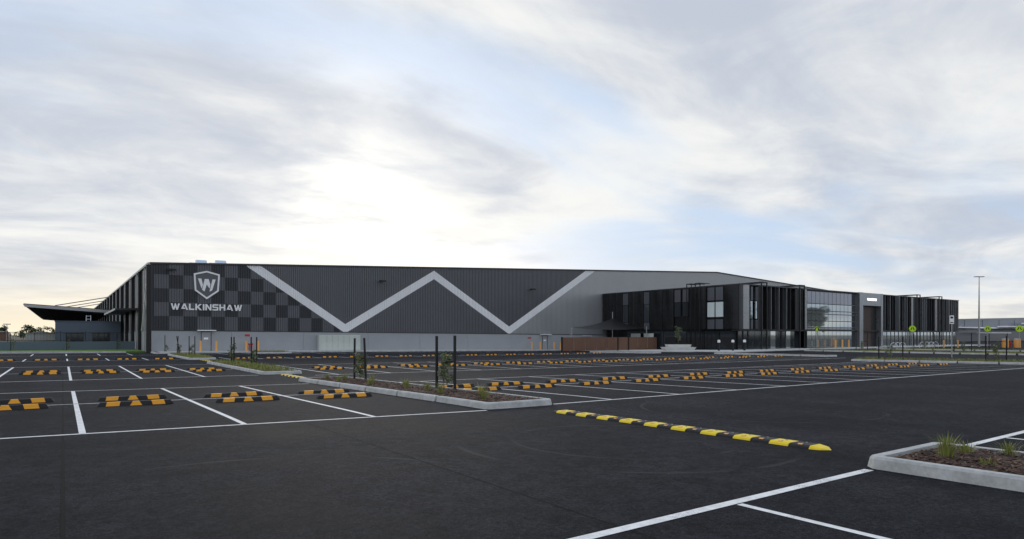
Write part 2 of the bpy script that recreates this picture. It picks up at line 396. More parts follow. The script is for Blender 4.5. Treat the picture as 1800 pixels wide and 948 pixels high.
# barge capping along the roof edge
m = MB()
for a, b in ((XL-.1, XA), (XA, XR)):
    m.prism([(a, YF-.1, roofz(a)-.2), (b, YF-.1, roofz(b)-.2), (b, YF-.1, roofz(b)), (a, YF-.1, roofz(a))], (0, .35, 0))
m.build('barge_capping', M_FLASH, wh)
m = MB()
for a, b in ((XL-.25, XA), (XA, XR)):
    m.prism([(a, YF+.26, roofz(a)-.06), (b, YF+.26, roofz(b)-.06), (b, YF+.26, roofz(b)-.02), (a, YF+.26, roofz(a)-.02)], (0, YB-YF, 0))
m.build('roof', M_SILV, wh)
MB().box(XL-.3, YF-.08, 9.03, XL-.02, YB, 9.25).build('eaves_gutter', M_GAL, wh)
# west side: columns, panels, brace, downpipes
MB().box(XL-.42, YF-.05, -.5, XL-.02, YF+.35, 9.0).build('corner_column', M_BLACK, wh)
for i in range(18):
    y = YF+9.2*(i+1); MB().box(XL-.4, y, -.5, XL, y+.3, 9.0).build('column', M_BLACK, wh)
    y0 = YF+9.2*i
    MB().box(XL-.04, y0+.4, 2.0, XL+.1, y0+9.15, 9.0).build('side_cladding', M_CHK if i % 2 else M_MID, wh)
    MB().box(XL-.06, y0+.4, -.5, XL+.1, y0+9.15, 1.97).build('precast_panel', M_PREC, wh)
    MB().tube((XL-.2, y0+4.2, -.3), (XL-.2, y0+4.2, 9.0), .07).build('downpipe', M_GAL, wh)
m = MB(); m.prism([(XL-.25, YF+.6, 8.6), (XL-.25, YF+.85, 8.6), (XL-.25, YF+7.4, 2.0), (XL-.25, YF+7.15, 2.0)], (.1, 0, 0)); m.build('wind_brace', M_WHITE, wh)
# dock awning and the wide loading canopy
aw = MB(); aw.prism([(XL, 89.7, 4.62), (5.15, 89.7, 4.5), (5.15, 89.7, 4.72), (XL, 89.7, 4.84)], (0, 24, 0)); aw = aw.build('dock_awning', M_FLASH, wh)
MB().box(5.09, 89.66, 4.5, 5.14, 113.7, 4.75).build('fascia', M_GAL, aw)
cn = MB(); cn.prism([(XL, 145, 6.1), (-5.8, 145, 6.95), (-5.8, 145, 7.25), (XL, 145, 6.4)], (0, 118, 0)); cn = cn.build('loading_canopy', M_FLASH, wh)
m = MB(); m.prism([(XL-.1, 144.9, 5.75), (-5.6, 144.9, 6.62), (-5.9, 144.9, 7.12), (XL-.1, 144.9, 6.3)], (0, .08, 0)); m.build('fascia', M_GAL, cn)
for i in range(20):
    y = 146+6*i; m = MB(); m.prism([(XL, y, 5.45), (-5.3, y, 6.55), (-5.5, y, 6.93), (XL, y, 6.05)], (0, .25, 0)); m.build('rafter', M_BLACK, cn)
for i in range(3):
    y = 147+16*i; MB().tube((XL, y, 9.0), (-1.2, y, 7.05), .09).build('tie_rod', M_GAL, cn)
# exit doors with canopies, lights
def exit_door(x, sign=True):
    z0 = gz(x, YF)+.15
    d = MB().box(x-.47, YF-.045, z0, x+.47, YF-.024, z0+2.12).build('exit_door', M_PREC, wh)
    m = MB()
    for a, b in ((x-.53, x-.475), (x+.475, x+.53)): m.box(a, YF-.07, z0, b, YF-.022, z0+2.18)
    m.box(x-.47, YF-.07, z0+2.125, x+.47, YF-.022, z0+2.18); m.build('frame', M_FLASH, d)
    MB().box(x-.95, YF-.55, z0+2.26, x+.95, YF-.07, z0+2.36).build('door_canopy', M_WHITE, d)
    MB().box(x-.25, YF-.056, z0+1.3, x+.2, YF-.047, z0+1.52).build('notice', M_WHITE, d)
    MB().box(x+.32, YF-.12, z0+.98, x+.42, YF-.05, z0+1.1).build('handle', M_GAL, d)
exit_door(13.05); exit_door(61.0)
MB().box(68.6, YF-.5, 1.32, 70.4, YF-.07, 1.42).build('door_canopy', M_WHITE, wh)
for i, (x, z) in enumerate(((9.54, 8.58), (33.9, 8.54), (58.3, 8.47))):
    t = thing('wall_floodlight', ['small black floodlight above the chequered corner of the warehouse wall', 'small black floodlight high between the first valley and peak of the zigzag', 'small black floodlight high inside the right-hand V of the zigzag'][i], 'floodlight', (x, YF-.03, z), 'floodlights on the warehouse wall')
    MB().box(x-.06, YF-.5, z-.05, x+.06, YF-.03, z+.05).build('arm', M_BLACK, t)
    m = MB(); m.prism([(x-.45, YF-.75, z-.1), (x+.45, YF-.75, z-.1), (x+.4, YF-.75, z+.08), (x-.4, YF-.75, z+.08)], (0, .35, 0)); m.build('lamp_head', M_BLACK, t)
for i, x in enumerate((13.35, 15.5)):
    t = thing('roof_vent', ['left', 'right'][i]+' of the two shiny round exhaust cowls on the warehouse roof', 'roof vent', (x, 84, roofz(x)), 'exhaust cowls on the roof')
    z = roofz(x)
    for nm, cx, r, wd in (('cowl', x+.15, .75, 1.1), ('fan_housing', x-.75, .42, .7)):
        m = MB(); n = 18
        pts = [(cx+.0, 83.5+r*math.cos(math.pi*k/n)*1.0, z+.15+r*math.sin(math.pi*k/n)*1.05) for k in range(n+1)]
        m.prism([(cx-wd/2, p[1], p[2]) for p in pts], (wd, 0, 0)); m.build(nm, M_VENT, t)
    MB().box(x-.9, 82.6, z-.3, x+.7, 84.4, z+.2).build('base', M_GAL, t)
# wall emblem
sh = thing('shield_sign', 'white-edged dark shield emblem with a bold W on the chequered wall', 'emblem', (13.1, YF-.05, 5.5))
OUT = [(11.77, 8.31), (13.09, 8.66), (14.44, 8.33), (14.32, 6.43), (13.09, 5.50), (11.88, 6.43)]
cxs, czs = 13.1, 7.25
INN = [(cxs+(a-cxs)*.865, czs+(b-czs)*.875) for a, b in OUT]
MB().prism([(a, YF-.10, b) for a, b in OUT], (0, .07, 0)).build('backing_plate', M_GREYP, sh)
m = MB()
for i in range(6):
    j = (i+1) % 6
    m.prism([(OUT[i][0], YF-.16, OUT[i][1]), (OUT[j][0], YF-.16, OUT[j][1]), (INN[j][0], YF-.16, INN[j][1]), (INN[i][0], YF-.16, INN[i][1])], (0, .055, 0))
m.build('border', M_WHITE, sh)
def Q(u, v): return (12.2+u*1.8, YF-.16, 6.36+v*1.42)
for pl in ([(0, 1), (.19, 1), (.28, .52), (.20, .22)], [(.38, .98), (.60, .98), (.70, .55), (.65, .25), (.49, .55), (.37, 0), (.23, .13)], [(.82, .98), (1.0, .97), (.80, .1), (.65, 0)]):
    MB().prism([Q(*p) for p in pl], (0, .055, 0)).build('emblem_stroke', M_WHITE, sh)
# lettering
lt = thing('wall_lettering', 'raised white WALKINSHAW lettering below the shield on the chequered wall', 'lettering', (13.1, YF-.05, 4.3))
LET = {'W': (1.3, [[(0, 1), (.24, 1), (.40, .38), (.56, .86), (.56, 1), (.74, 1), (.90, .38), (1.06, 1), (1.3, 1), (1.02, 0), (.78, 0), (.65, .5), (.52, 0), (.28, 0)]]),
       'A': (1.1, [[(0, 0), (.42, 1), (.68, 1), (1.1, 0), (.84, 0), (.55, .72), (.40, .36), (.62, .36), (.70, .16), (.07, .16)]]),
       'L': (.82, [[(0, 0), (0, 1), (.24, 1), (.24, .22), (.8, .22), (.8, 0)]]),
       'K': (1.0, [[(0, 0), (0, 1), (.24, 1), (.24, .6), (.66, 1), (.98, 1), (.5, .54), (1.0, 0), (.68, 0), (.24, .44), (.24, 0)]]),
       'I': (.26, [[(0, 0), (0, 1), (.24, 1), (.24, 0)]]),
       'N': (.95, [[(0, 0), (0, 1), (.26, 1), (.70, .38), (.70, 1), (.93, 1), (.93, 0), (.68, 0), (.23, .62), (.23, 0)]]),
       'S': (.95, [[(0, 0), (0, .2), (.68, .2), (.68, .4), (.12, .4), (0, .52), (0, .88), (.12, 1), (.92, 1), (.92, .8), (.24, .8), (.24, .6), (.8, .6), (.92, .48), (.92, .12), (.8, 0)]]),
       'H': (.95, [[(0, 0), (0, 1), (.24, 1), (.24, .61), (.69, .61), (.69, 1), (.93, 1), (.93, 0), (.69, 0), (.69, .4), (.24, .4), (.24, 0)]])}
txt = 'WALKINSHAW'; tw = sum(LET[c][0] for c in txt)+.13*(len(txt)-1); sx = (16.79-9.54)/tw; px = 9.54
for ch in txt:
    for pl in LET[ch][1]:
        MB().prism([(px+a*sx, YF-.14, 4.27+b*.69) for a, b in pl], (0, .09, 0)).build('letter', M_WHITE, lt)
    px += (LET[ch][0]+.13)*sx
# ------------------------------------------------------------------ office building
of = thing('office_building', 'black two-storey office block with vertical fins and a glass curtain wall', 'office', (73, 51.2, -.4))
OX0, OX1, OY, OZ, OB = 73.0, 143.5, 51.2, 8.35, 2.33
gf = -.42
MB().box(OX0+.25, OY+.5, OB-.05, OX1, 77.3, OZ-.15).build('building_body', M_BLKP, of)
MB().box(OX0+1.0, OY+1.3, gf-.3, OX1-.6, 77.2, OB-.06).build('ground_floor_core', M_BLKP, of)
m = MB(); m.box(OX0-.05, OY-.05, OZ-.14, OX1+.05, OY+.6, OZ); m.box(OX0-.05, OY+.61, OZ-.14, OX0+.6, 77.3, OZ); m.build('parapet_cap', M_FIN, of)
MB().box(OX0+.02, OY+.02, OB-.25, OX1, OY+1.25, OB-.06).build('soffit_edge', M_BLACK, of)
def curved(x0, x1, z0, z1, m, depth=.28, nm='curved_panel'):
    b = MB(); n = 8
    pts = [(x0+(x1-x0)*k/n, OY+.1-depth*math.sin(math.pi*k/n)) for k in range(n+1)]
    for zz0, zz1 in ((z0, z0+(z1-z0)*.36), (z0+(z1-z0)*.36+.02, z0+(z1-z0)*.70), (z0+(z1-z0)*.70+.02, z1)):
        b.prism([(p[0], p[1], zz0) for p in pts], (0, 0, zz1-zz0))
    return b.build(nm, m, of)
curved(73.05, 73.9, OB, OZ-.15, M_FIN, .1); curved(73.95, 75.4, OB, OZ-.15, M_FINL)
def strip_window(x0, x1):
    MB().box(x0, OY+.1, 6.2, x1, OY+.3, 8.05).build('grey_panel', M_GREYP, of)
    wn = MB().box(x0, OY+.18, 3.75, x1, OY+.3, 6.1).build('window', M_GLASS, of)
    MB().box(x0, OY+.1, 2.36, x1, OY+.3, 3.6).build('grey_panel', M_GREYP, of)
strip_window(75.7, 76.15); strip_window(76.75, 77.2)
curved(77.3, 78.4, OB, OZ-.15, M_FIN); curved(86.4, 87.8, OB, OZ-.15, M_FIN); curved(88.75, 89.4, OB, OZ-.15, M_FINL, .12)
curved(117.2, 119.0, OB, OZ-.15, M_FIN); curved(123.3, 123.95, OB, OZ-.15, M_FINL, .15); curved(124.1, 125.4, OB, OZ-.15, M_FIN); curved(133.2, 133.8, OB, OZ-.15, M_FINL, .15); curved(133.9, 135.0, OB, OZ-.15, M_FIN); curved(137.8, 139.4, OB, OZ-.15, M_FIN)
def fin(x, m=M_FIN): MB().box(x-.035, OY+.0, OB, x+.035, OY+.48, OZ-.16).build('fin', m, of)
for k in range(7): fin(79.3+.95*k, M_FINL if k % 2 else M_FIN)
for k in range(6): fin(112.4+.92*k, M_FINL if k in (1, 3) else M_FIN)
for x in (119.6, 120.6, 121.5, 122.5, 126.6, 127.5, 128.4, 129.3, 130.3, 131.3, 132.4, 135.9, 136.8, 137.6, 140.1, 141.0, 141.9, 142.8, 143.42): fin(x, M_FINL if int(x*10) % 3 == 0 else M_FIN)
for x in (115.4, 127.95, 128.85, 129.75):
    MB().box(x-.14, OY+.36, OB+.05, x+.14, OY+.49, OZ-.3).build('window', M_GLASS, of)
# curtain wall
cw = MB().box(89.5, OY+.2, gf, 102.5, OY+.49, OZ-.2).build('curtain_wall', M_BLACK, of)
zr = [8.05, 6.2, 5.14, 4.66, 3.62, 2.66, 2.31, gf+.08]
for c in range(11):
    xa = 89.55+c*1.177; xb = xa+1.08
    for r in range(7):
        o = MB().box(xa, OY+.13, zr[r+1]+.05, xb, OY+.19, zr[r]-.05).build('glass_pane', M_SPAN if r in (0, 5) else M_GLASS, cw)
        
for z in zr[1:-1]: MB().box(102.55, OY+.25, z-.04, 103.95, OY+.35, z+.04).build('transom', M_FINL, of)
MB().box(102.52, OY+.4, gf, 103.98, OY+.49, OZ-.2).build('dark_recess', M_GDARK, of)
# entrance portal
MB().box(104.0, OY-.35, gf, 105.15, OY+.48, OZ+.02).build('portal_jamb', M_FINL, of)
MB().box(111.15, OY-.35, gf, 111.8, OY+.48, OZ+.02).build('portal_jamb', M_FINL, of)
for k in range(5):
    xa = 105.16+1.198*k; MB().box(xa, OY-.33, 6.3, xa+1.185, OY+.48, OZ).build('header_panel', M_FINL, of)
MB().box(105.2, OY+.44, gf, 109.4, OY+.49, 6.28).build('entrance_door', M_DBRN, of)
MB().box(109.42, OY+.44, gf, 111.1, OY+.49, 6.28).build('dark_recess', M_BLACK, of)
sg = thing('entrance_sign', 'small white illuminated sign above the tall office entrance portal', 'sign', (108, OY-.36, 7.3))
msl = mat('sign_lit', (.9, .9, .9), .4); p_ = msl.node_tree.nodes['Principled BSDF']; p_.inputs['Emission Color'].default_value = (1, 1, 1, 1); p_.inputs['Emission Strength'].default_value = 1.2
px = 106.55; sx2 = 3.0/tw
for ch in txt:
    for pl in LET[ch][1]: MB().prism([(px+a*sx2, OY-.39, 7.13+b*.36) for a, b in pl], (0, .05, 0)).build('letter', msl, sg)
    px += (LET[ch][0]+.13)*sx2
# ground-floor glazing
for k in range(12):
    xa = 74.3+1.26*k
    if xa+1.2 < 89.4: MB().box(xa, OY+1.15, gf, xa+1.2, OY+1.22, OB-.28).build('glass_pane', M_GDARK if k < 5 else M_GLASS if k % 3 == 0 else M_GDARK, of)
for k in range(22):
    xa = 112.0+1.42*k
    MB().box(xa, OY+.42, gf, xa+1.36, OY+.49, OB-.28).build('glass_pane', M_GLASS, of)
    MB().box(xa+1.362, OY+.36, gf, xa+1.418, OY+.52, OB-.26).build('mullion', M_BLACK, of)
for k in range(8):
    ya = 52.6+2.5*k; MB().box(OX0+.93, ya, gf, OX0+.98, ya+2.4, OB-.28).build('glass_pane', M_GDARK, of)
# box frames that climb over the parapet
def frame(cx, wd, dep=.4, side=False):
    m = MB(); t = .14; top = OZ+.42
    def bx2(a0, b0, z0, a1, b1, z1):
        if side: m.box(OX0-(-b0+OY), cx*0+a0, z0, OX0-(-b1+OY), a1, z1)
        else: m.box(a0, b0, z0, a1, b1, z1)
    for a in (cx-wd/2, cx+wd/2-t):
        bx2(a, OY-dep, gf, a+t, OY-dep+t, top-t-.002); bx2(a, OY+3.0, OZ, a+t, OY+3.0+t, top-t-.002)
        bx2(a, OY-dep+.0, top-t, a+t, OY+3.0+t, top)
    bx2(cx-wd/2+t+.002, OY-dep, top-t, cx+wd/2-t-.002, OY-dep+t, top); bx2(cx-wd/2+t+.002, OY+3.0, top-t, cx+wd/2-t-.002, OY+3.0+t, top)
    m.build('box_frame', M_BLACK, of)
for cx in (78.05, 87.4, 125.1, 134.3): frame(cx, 1.35)
# west face of the office
def wbox(y0, y1, z0, z1, m, nm, dx=.0, th=.2): return MB().box(OX0-.02-dx, y0, z0, OX0-.02-dx+th, y1, z1).build(nm, m, of)
ys = 51.25; k = 0
WIN = [(71.45, 72.6), (67.0, 68.1), (59.6, 60.6), (61.0, 62.1), (53.75, 54.95), (55.15, 56.3)]
pan = [51.3, 53.6, 56.45, 59.45, 62.25, 64.4, 66.9, 68.2, 70.0, 71.35, 72.7, 74.2, 75.7, 77.25]
for a, b in zip(pan, pan[1:]):
    has = [wv for wv in WIN if a <= wv[0] and wv[1] <= b]
    if has: wbox(a+.02, b-.02, OB, OZ-.15, M_BLKP, 'wall_panel', -.18, .1)
    else:
        m = MB(); n = 6
        pts = [(OX0-.02-.14*math.sin(math.pi*q/n), a+.03+(b-a-.06)*q/n) for q in range(n+1)]
        for z0, z1 in ((OB, 4.4), (4.42, 6.4), (6.42, OZ-.15)): m.prism([(p[0], p[1], z0) for p in pts]+[(OX0+.2, b-.03, z0), (OX0+.2, a+.03, z0)], (0, 0, z1-z0))
        m.build('curved_panel', M_BLKP, of)
for i, (a, b) in enumerate(WIN):
    wbox(a, b, 6.28, 8.08, M_GREYP, 'grey_panel', .0, .1)
    if i in (0, 1): wbox(a, b, 3.5, 6.2, M_GDARK, 'window', .0, .1); wbox(a, b, OB+.02, 3.42, M_GREYP, 'grey_panel', .0, .1)
    if i >= 4: wbox(a, b, 4.0, 6.02, mat('painted_white_reflection', (.62, .70, .70), .35), 'reflection_pane', .0, .1); wbox(a, b, OB+.02, 3.66, M_GREYP, 'grey_panel', .0, .1)  # bright panes: white reflection in the glass, painted as a flat pale colour
    if i in (2, 3): wbox(a, b, 4.2, 6.2, M_GDARK, 'window', .0, .1)
for y in (57.3, 58.8):
    m = MB(); m.box(OX0-.9, y-.45, OZ+.3, OX0+1.2, y-.35, OZ+.42); m.box(OX0-.9, y+.35, OZ+.3, OX0+1.2, y+.45, OZ+.42); m.box(OX0-.9, y-.345, OZ+.3, OX0-.8, y+.345, OZ+.42)
    m.box(OX0-.9, y-.45, gf, OX0-.8, y-.35, OZ+.295); m.box(OX0-.9, y+.35, gf, OX0-.8, y+.45, OZ+.295); m.build('box_frame', M_BLACK, of)
for y in (66.2, 68.9): MB().box(OX0-.04, y, gf, OX0+.1, y+1.9, 1.75).build('white_panel', M_CAB, of)
# ------------------------------------------------------------------ timber fence, shade sail, planter
tf = thing('timber_fence', 'brown vertical timber slat fence between warehouse and office', 'fence', (64, 65.5, -.7))
def zf(x): return -.62
for i in range(9):
    xa = 54.6+2.05*i; xb = xa+2.0; m = MB(); n = 16
    for k in range(n):
        a = xa+(xb-xa)*k/n; m.box(a, 65.5+.012*(k % 2), zf(a), a+(xb-xa)/n-.012, 65.54+.012*(k % 2), 1.2)
    stuff(m.build('slat_panel', M_BRN, tf))
for x in (54.52, 64.85, 67.0): MB().box(x-.06, 65.42, -.9, x+.06, 65.66, 1.24).build('post', M_BLACK, tf)
ss = thing('shade_sail', 'black triangular shade sail over the fenced courtyard beside the office', 'shade sail', (66, 70, -.6))
m = MB(); A, B_, Cc = Vector((60.5, 70.5, 2.6)), Vector((71.6, 73.5, 4.2)), Vector((72.4, 67.0, 2.6)); n = 8; vs = []; fs = []; idx = {}
for i in range(n+1):
    for j in range(n+1-i):
        u, v = i/n, j/n; wq = 1-u-v; p = A*wq+B_*u+Cc*v; p.z -= 2.2*(u*v+u*wq+v*wq)*.55; idx[i, j] = len(vs); vs.append(p)
for i in range(n):
    for j in range(n-i):
        fs.append((idx[i, j], idx[i+1, j], idx[i, j+1]))
        if i+j < n-1: fs.append((idx[i+1, j], idx[i+1, j+1], idx[i, j+1]))
m.mesh(vs, fs).mesh([p-Vector((0, 0, .01)) for p in vs], [f[::-1] for f in fs]); m.build('sail', M_BLACK, ss, True)
for p, h in ((A, 2.75), (B_, 5.2), (Cc, 2.8)): MB().tube((p.x, p.y, -.9), (p.x, p.y, h), .07).build('mast', M_GAL, ss)
lp = thing('courtyard_light', 'slim grey light post with short arm behind the timber fence', 'lamp', (57.2, 67, -.7))
MB().tube((57.2, 67, -.9), (57.2, 67, 2.35), .045).build('post', M_GAL, lp); MB().box(57.2, 66.93, 2.33, 57.9, 67.07, 2.41).build('lamp_head', M_GAL, lp)
pl = thing('stepped_planter', 'white two-tier concrete planter with a small tree before the office', 'planter', (69.6, 58.6, -.6))
def rot_box(b, cx, cy, hw, hd, z0, z1, a, flare=0):
    ca, sa = math.cos(a), math.sin(a); vs = []
    for z, e in ((z0, -flare), (z1, 0)):
        for sx_, sy_ in ((-1, -1), (1, -1), (1, 1), (-1, 1)):
            u, v = sx_*(hw+e), sy_*(hd+e); vs.append((cx+u*ca-v*sa, cy+u*sa+v*ca, z))
    return b.mesh(vs, [(3, 2, 1, 0), (4, 5, 6, 7), (0, 1, 5, 4), (1, 2, 6, 5), (2, 3, 7, 6), (3, 0, 4, 7)])
AZ = math.radians(-35.26)
g0 = gz(69.6, 58.6)+.12
rot_box(MB(), 69.6, 58.6, 2.2, 1.2, g0, g0+.42, AZ, .25).build('lower_tier', M_PATH, pl); rot_box(MB(), 69.6, 58.6, 1.65, .8, g0+.425, g0+.8, AZ, .1).build('upper_tier', M_PATH, pl)
rot_box(MB(), 69.6, 58.6, 1.5, .65, g0+.8, g0+.83, AZ).build('soil', M_MULCH, pl)
# ------------------------------------------------------------------ plants
def leaf_cloud(b, centre, rad, n, size, mats, seed, squash=1., droop=0.):
    r = random.Random(seed)
    for i in range(n):
        while True:
            p = Vector((r.uniform(-1, 1), r.uniform(-1, 1), r.uniform(-1, 1)))
            if .2 < p.length < 1: break
        p = Vector((p.x*rad, p.y*rad, p.z*rad*squash))+Vector(centre)
        a = Vector((r.gauss(0, 1), r.gauss(0, 1), r.gauss(0, .7)-droop)).normalized(); c_ = a.cross(Vector((r.gauss(0, 1), r.gauss(0, 1), r.gauss(0, 1)))).normalized()
        s = size*r.uniform(.6, 1.3)
        b.face([p-a*s, p+c_*s*.36, p+a*s, p-c_*s*.36], r.randrange(mats))
def sapling(x, y, z, h, label, seed, dens=1., pale=True, spread=.16):
    t = thing('sapling', label, 'sapling', (x, y, z)); r = random.Random(seed)
    m = MB(); p = Vector((x, y, z-.05)); segs = [p]
    for i in range(5): p = p+Vector((r.uniform(-.03, .03), r.uniform(-.03, .03), h*.9/5)); segs.append(p)
    for i in range(5): m.tube(segs[i], segs[i+1], .014-.002*i, .012-.002*i, 6)
    for i in range(10):
        q = segs[1+i % 5]; e = q+Vector((r.uniform(-1, 1)*spread*1.5, r.uniform(-1, 1)*spread*1.5, r.uniform(.02, .18))); m.tube(q, e, .005, .003, 4)
    m.build('stem', M_BARK, t)
    f = MB()
    for i in range(int(9*dens)):
        zz = .22+.78*(i+.5)/(9*dens); c_ = (x+r.uniform(-1, 1)*spread, y+r.uniform(-1, 1)*spread, z+h*zz*.95)
        leaf_cloud(f, c_, .13+.05*(1-zz), 34, .06, 4, seed*31+i, 1.0, .5)
    stuff(f.build('foliage', M_LEAF if not pale else [M_LEAF[0], M_LEAF[1], M_LEAF[2], M_LEAF[2]], t)); return t
def stake(x, y, z, h, label, lean=(0, 0), tie=None):
    s = thing('tree_stake', label, 'stake', (x, y, z), 'black tree stakes')
    m = MB(); w2 = .033; a = Vector((x, y, z-.1)); b = Vector((x+lean[0], y+lean[1], z+h))
    m.mesh([a+Vector((i, j, 0)) for i, j in ((-w2, -w2), (w2, -w2), (w2, w2), (-w2, w2))]+[b+Vector((i, j, 0)) for i, j in ((-w2, -w2), (w2, -w2), (w2, w2), (-w2, w2))], [(3, 2, 1, 0), (4, 5, 6, 7), (0, 1, 5, 4), (1, 2, 6, 5), (2, 3, 7, 6), (3, 0, 4, 7)])
    m.build('post', M_STAKE, s)
    if tie:
        q = a.lerp(b, .55); MB().tube(q, (tie[0], tie[1], q.z-.05), .028, .02, 6).build('tie_strap', M_STAKE, s)
    return s
def tuft(x, y, z, h, n, label, seed):
    r = random.Random(seed); b = MB()
    for i in range(n):
        a = r.uniform(0, 6.283); l = h*r.uniform(.55, 1.1); ou = r.uniform(.08, .75)*l; rr = r.uniform(0, .10)
        d = Vector((math.cos(a), math.sin(a), 0)); sd = Vector((-d.y, d.x, 0))*.0045
        p0 = Vector((x, y, z-.01))+d*rr; p1 = p0+d*ou*.35+Vector((0, 0, l*.6)); p2 = p0+d*ou+Vector((0, 0, l*r.uniform(.75, 1)))
        k = r.choice((0, 0, 1, 1, 2)); b.face([p0-sd, p0+sd, p1+sd*.8, p1-sd*.8], k); b.face([p1-sd*.8, p1+sd*.8, p2], k)
    return tag(b.build('grass_tuft', M_GRS), label, 'grass', 'strappy grass tufts in the kerbed islands')
# ------------------------------------------------------------------ kerbed islands
def island(x0, x1, y0, y1, label, mulch=True, chips=0, green=False):
    t = thing('kerbed_island', label, 'traffic island', ((x0+x1)/2, y0, gz((x0+x1)/2, y0))); k = .19; H = .15
    def ks(ax, ay, bx, by, cx, cy, dx, dy):      # outer a-b, inner d-c
        vs = []
        for z, s in ((-.1, 0), (H-.03, .05), (H, .075)):
            for (px_, py_, ix, iy) in ((ax, ay, dx, dy), (bx, by, cx, cy)):
                d = Vector((ix-px_, iy-py_)).normalized()*s; q = (px_+d.x, py_+d.y); vs.append((q[0], q[1], gz(*q)+z))
        vs += [(cx, cy, gz(cx, cy)+H), (dx, dy, gz(dx, dy)+H), (cx, cy, gz(cx, cy)-.1), (dx, dy, gz(dx, dy)-.1)]
        MB().mesh(vs, [(0, 1, 3, 2), (2, 3, 5, 4), (4, 5, 6, 7), (7, 6, 8, 9), (0, 2, 4, 7, 9), (1, 8, 6, 5, 3)]).build('kerb_stone', M_CONC, t)
    c = .14
    out = [(x0+c, y0), (x1-c, y0), (x1, y0+c), (x1, y1-c), (x1-c, y1), (x0+c, y1), (x0, y1-c), (x0, y0+c)]
    inn = [(x0+c+.05, y0+k), (x1-c-.05, y0+k), (x1-k, y0+c+.05), (x1-k, y1-c-.05), (x1-c-.05, y1-k), (x0+c+.05, y1-k), (x0+k, y1-c-.05), (x0+k, y0+c+.05)]
    for i in range(8):
        j = (i+1) % 8; A_, B2, Ci, Di = Vector(out[i]), Vector(out[j]), Vector(inn[j]), Vector(inn[i])
        n = max(1, round((B2-A_).length/2.4))
        for q in range(n):
            f0, f1 = q/n+(.004 if q else 0), (q+1)/n-(.004 if q < n-1 else 0)
            a_, b_, c_, d_ = A_.lerp(B2, f0), A_.lerp(B2, f1), Di.lerp(Ci, f1), Di.lerp(Ci, f0)
            ks(a_.x, a_.y, b_.x, b_.y, c_.x, c_.y, d_.x, d_.y)
    n = 12; b = MB(); r = random.Random(int(x0*10+y0)); xs = [x0+k-.01+(x1-x0-2*k+.02)*i/6 for i in range(7)]; ysx = rng(y0+k+.12, y1-k-.12, .6, GY)
    b.mesh([(x, y, gz(x, y)+.10+(0 if i in (0, 6) else .035+r.uniform(-.015, .02))) for y in ysx for i, x in enumerate(xs)], [(j*7+i, j*7+i+1, j*7+i+8, j*7+i+7) for j in range(len(ysx)-1) for i in range(6)])
    for yy, yo in ((y0+k+.12, y0+k-.01), (y1-k-.12, y1-k+.01)):
        b.face([(x0+c, yo, gz(x0+c, yo)+.1), (x1-c, yo, gz(x1-c, yo)+.1), (x1-k, yy, gz(x1-k, yy)+.1), (x0+k, yy, gz(x0+k, yy)+.1)])
    b.build('mulch_bed', M_MULCH, t)
    if chips:
        b = MB()
        for i in range(chips):
            x = r.uniform(x0+k+.03, x1-k-.03); y = r.uniform(y0+k+.1, min(y1-k-.1, y0+16)); z = gz(x, y)+.135+r.uniform(0, .022); a = r.uniform(0, 6.28); l = r.uniform(.012, .045); wd = l*r.uniform(.2, .45); tz = r.uniform(-.35, .35)*l
            d = Vector((math.cos(a)*l, math.sin(a)*l, tz)); s_ = Vector((-math.sin(a)*wd, math.cos(a)*wd, r.uniform(-.3, .3)*wd)); p = Vector((x, y, z))
            b.face([p-d-s_, p+d-s_, p+d+s_, p-d+s_], r.choice((0, 0, 0, 1, 1, 2)))
        stuff(b.build('mulch_chips', [M_CHIP1, M_CHIP2, M_CHIP3], t))
    if green:
        b = MB()
        for i in range(int(55*(x1-x0)*(y1-y0))):
            x = r.uniform(x0+k, x1-k); y = r.uniform(y0+k, y1-k); z = gz(x, y)+.1; a = r.uniform(0, 6.28); l = r.uniform(.12, .3)
            d = Vector((math.cos(a), math.sin(a), 0))*l*.5; s_ = Vector((-math.sin(a), math.cos(a), 0))*.02; p = Vector((x, y, z))
            b.face([p-s_, p+s_, p+d+Vector((0, 0, l))], r.choice((0, 0, 1, 2)))
        stuff(b.build('ground_cover', M_GRS, t))
    return t
island(8.25, 10.35, -4.5, 4.03, 'kerbed mulch island at the right front edge with grass tufts', chips=9000)
island(8.08, 10.17, 12.45, 27.2, 'long kerbed mulch island in the middle with two staked saplings', chips=11000)
island(8.0, 10.05, 32.7, 47.6, 'planted kerbed island behind the first, thick with low green cover', green=True, chips=1500)
island(8.0, 10.05, 55.0, 67.5, 'farthest planted island of the left column, before the exit door', green=True)
island(7.6, 10.1, 74.25-.9, 78.9-.6, 'small square kerbed tree pit at the warehouse corner')
island(16.5, 20.5, 70.6, 74.1, 'small planted kerb bulge before the red fire booster', green=True)
island(55.2, 57.2, 50.5, 61.0, 'kerbed median ending the far row before the timber fence')
island(59.3, 61.3, 32.0, 45.0, 'narrow kerbed median in front of the office corner', green=False)
island(50.6, 53.2, 13.2, 25.5, 'kerbed island with staked saplings at the right end of the front row', green=True)
island(77.5, 80.5, 20.0, 45.0, 'long planted verge island before the glass office front', green=True)
island(94.5, 96.5, 20.0, 44.0, 'dark planted verge island beyond the parking sign', green=True)
tl = [(9.15, 3.4, .27, 130), (9.6, 3.35, .17, 60), (9.95, 3.0, .18, 70), (8.95, 2.9, .10, 30), (9.7, 2.3, .22, 90)]
for i, (x, y, h, n) in enumerate(tl):
    tuft(x, y, gz(x, y)+.14, h*1.15, n, ['tall strappy grass clump at the corner of the right front island', 'short grass clump just right of the tall one in the right front island', 'grass clump at the right picture edge in the front island', 'tiny sprout in the mulch of the right front island', 'grass clump farther along the right front island'][i], i+3)
r = random.Random(5)
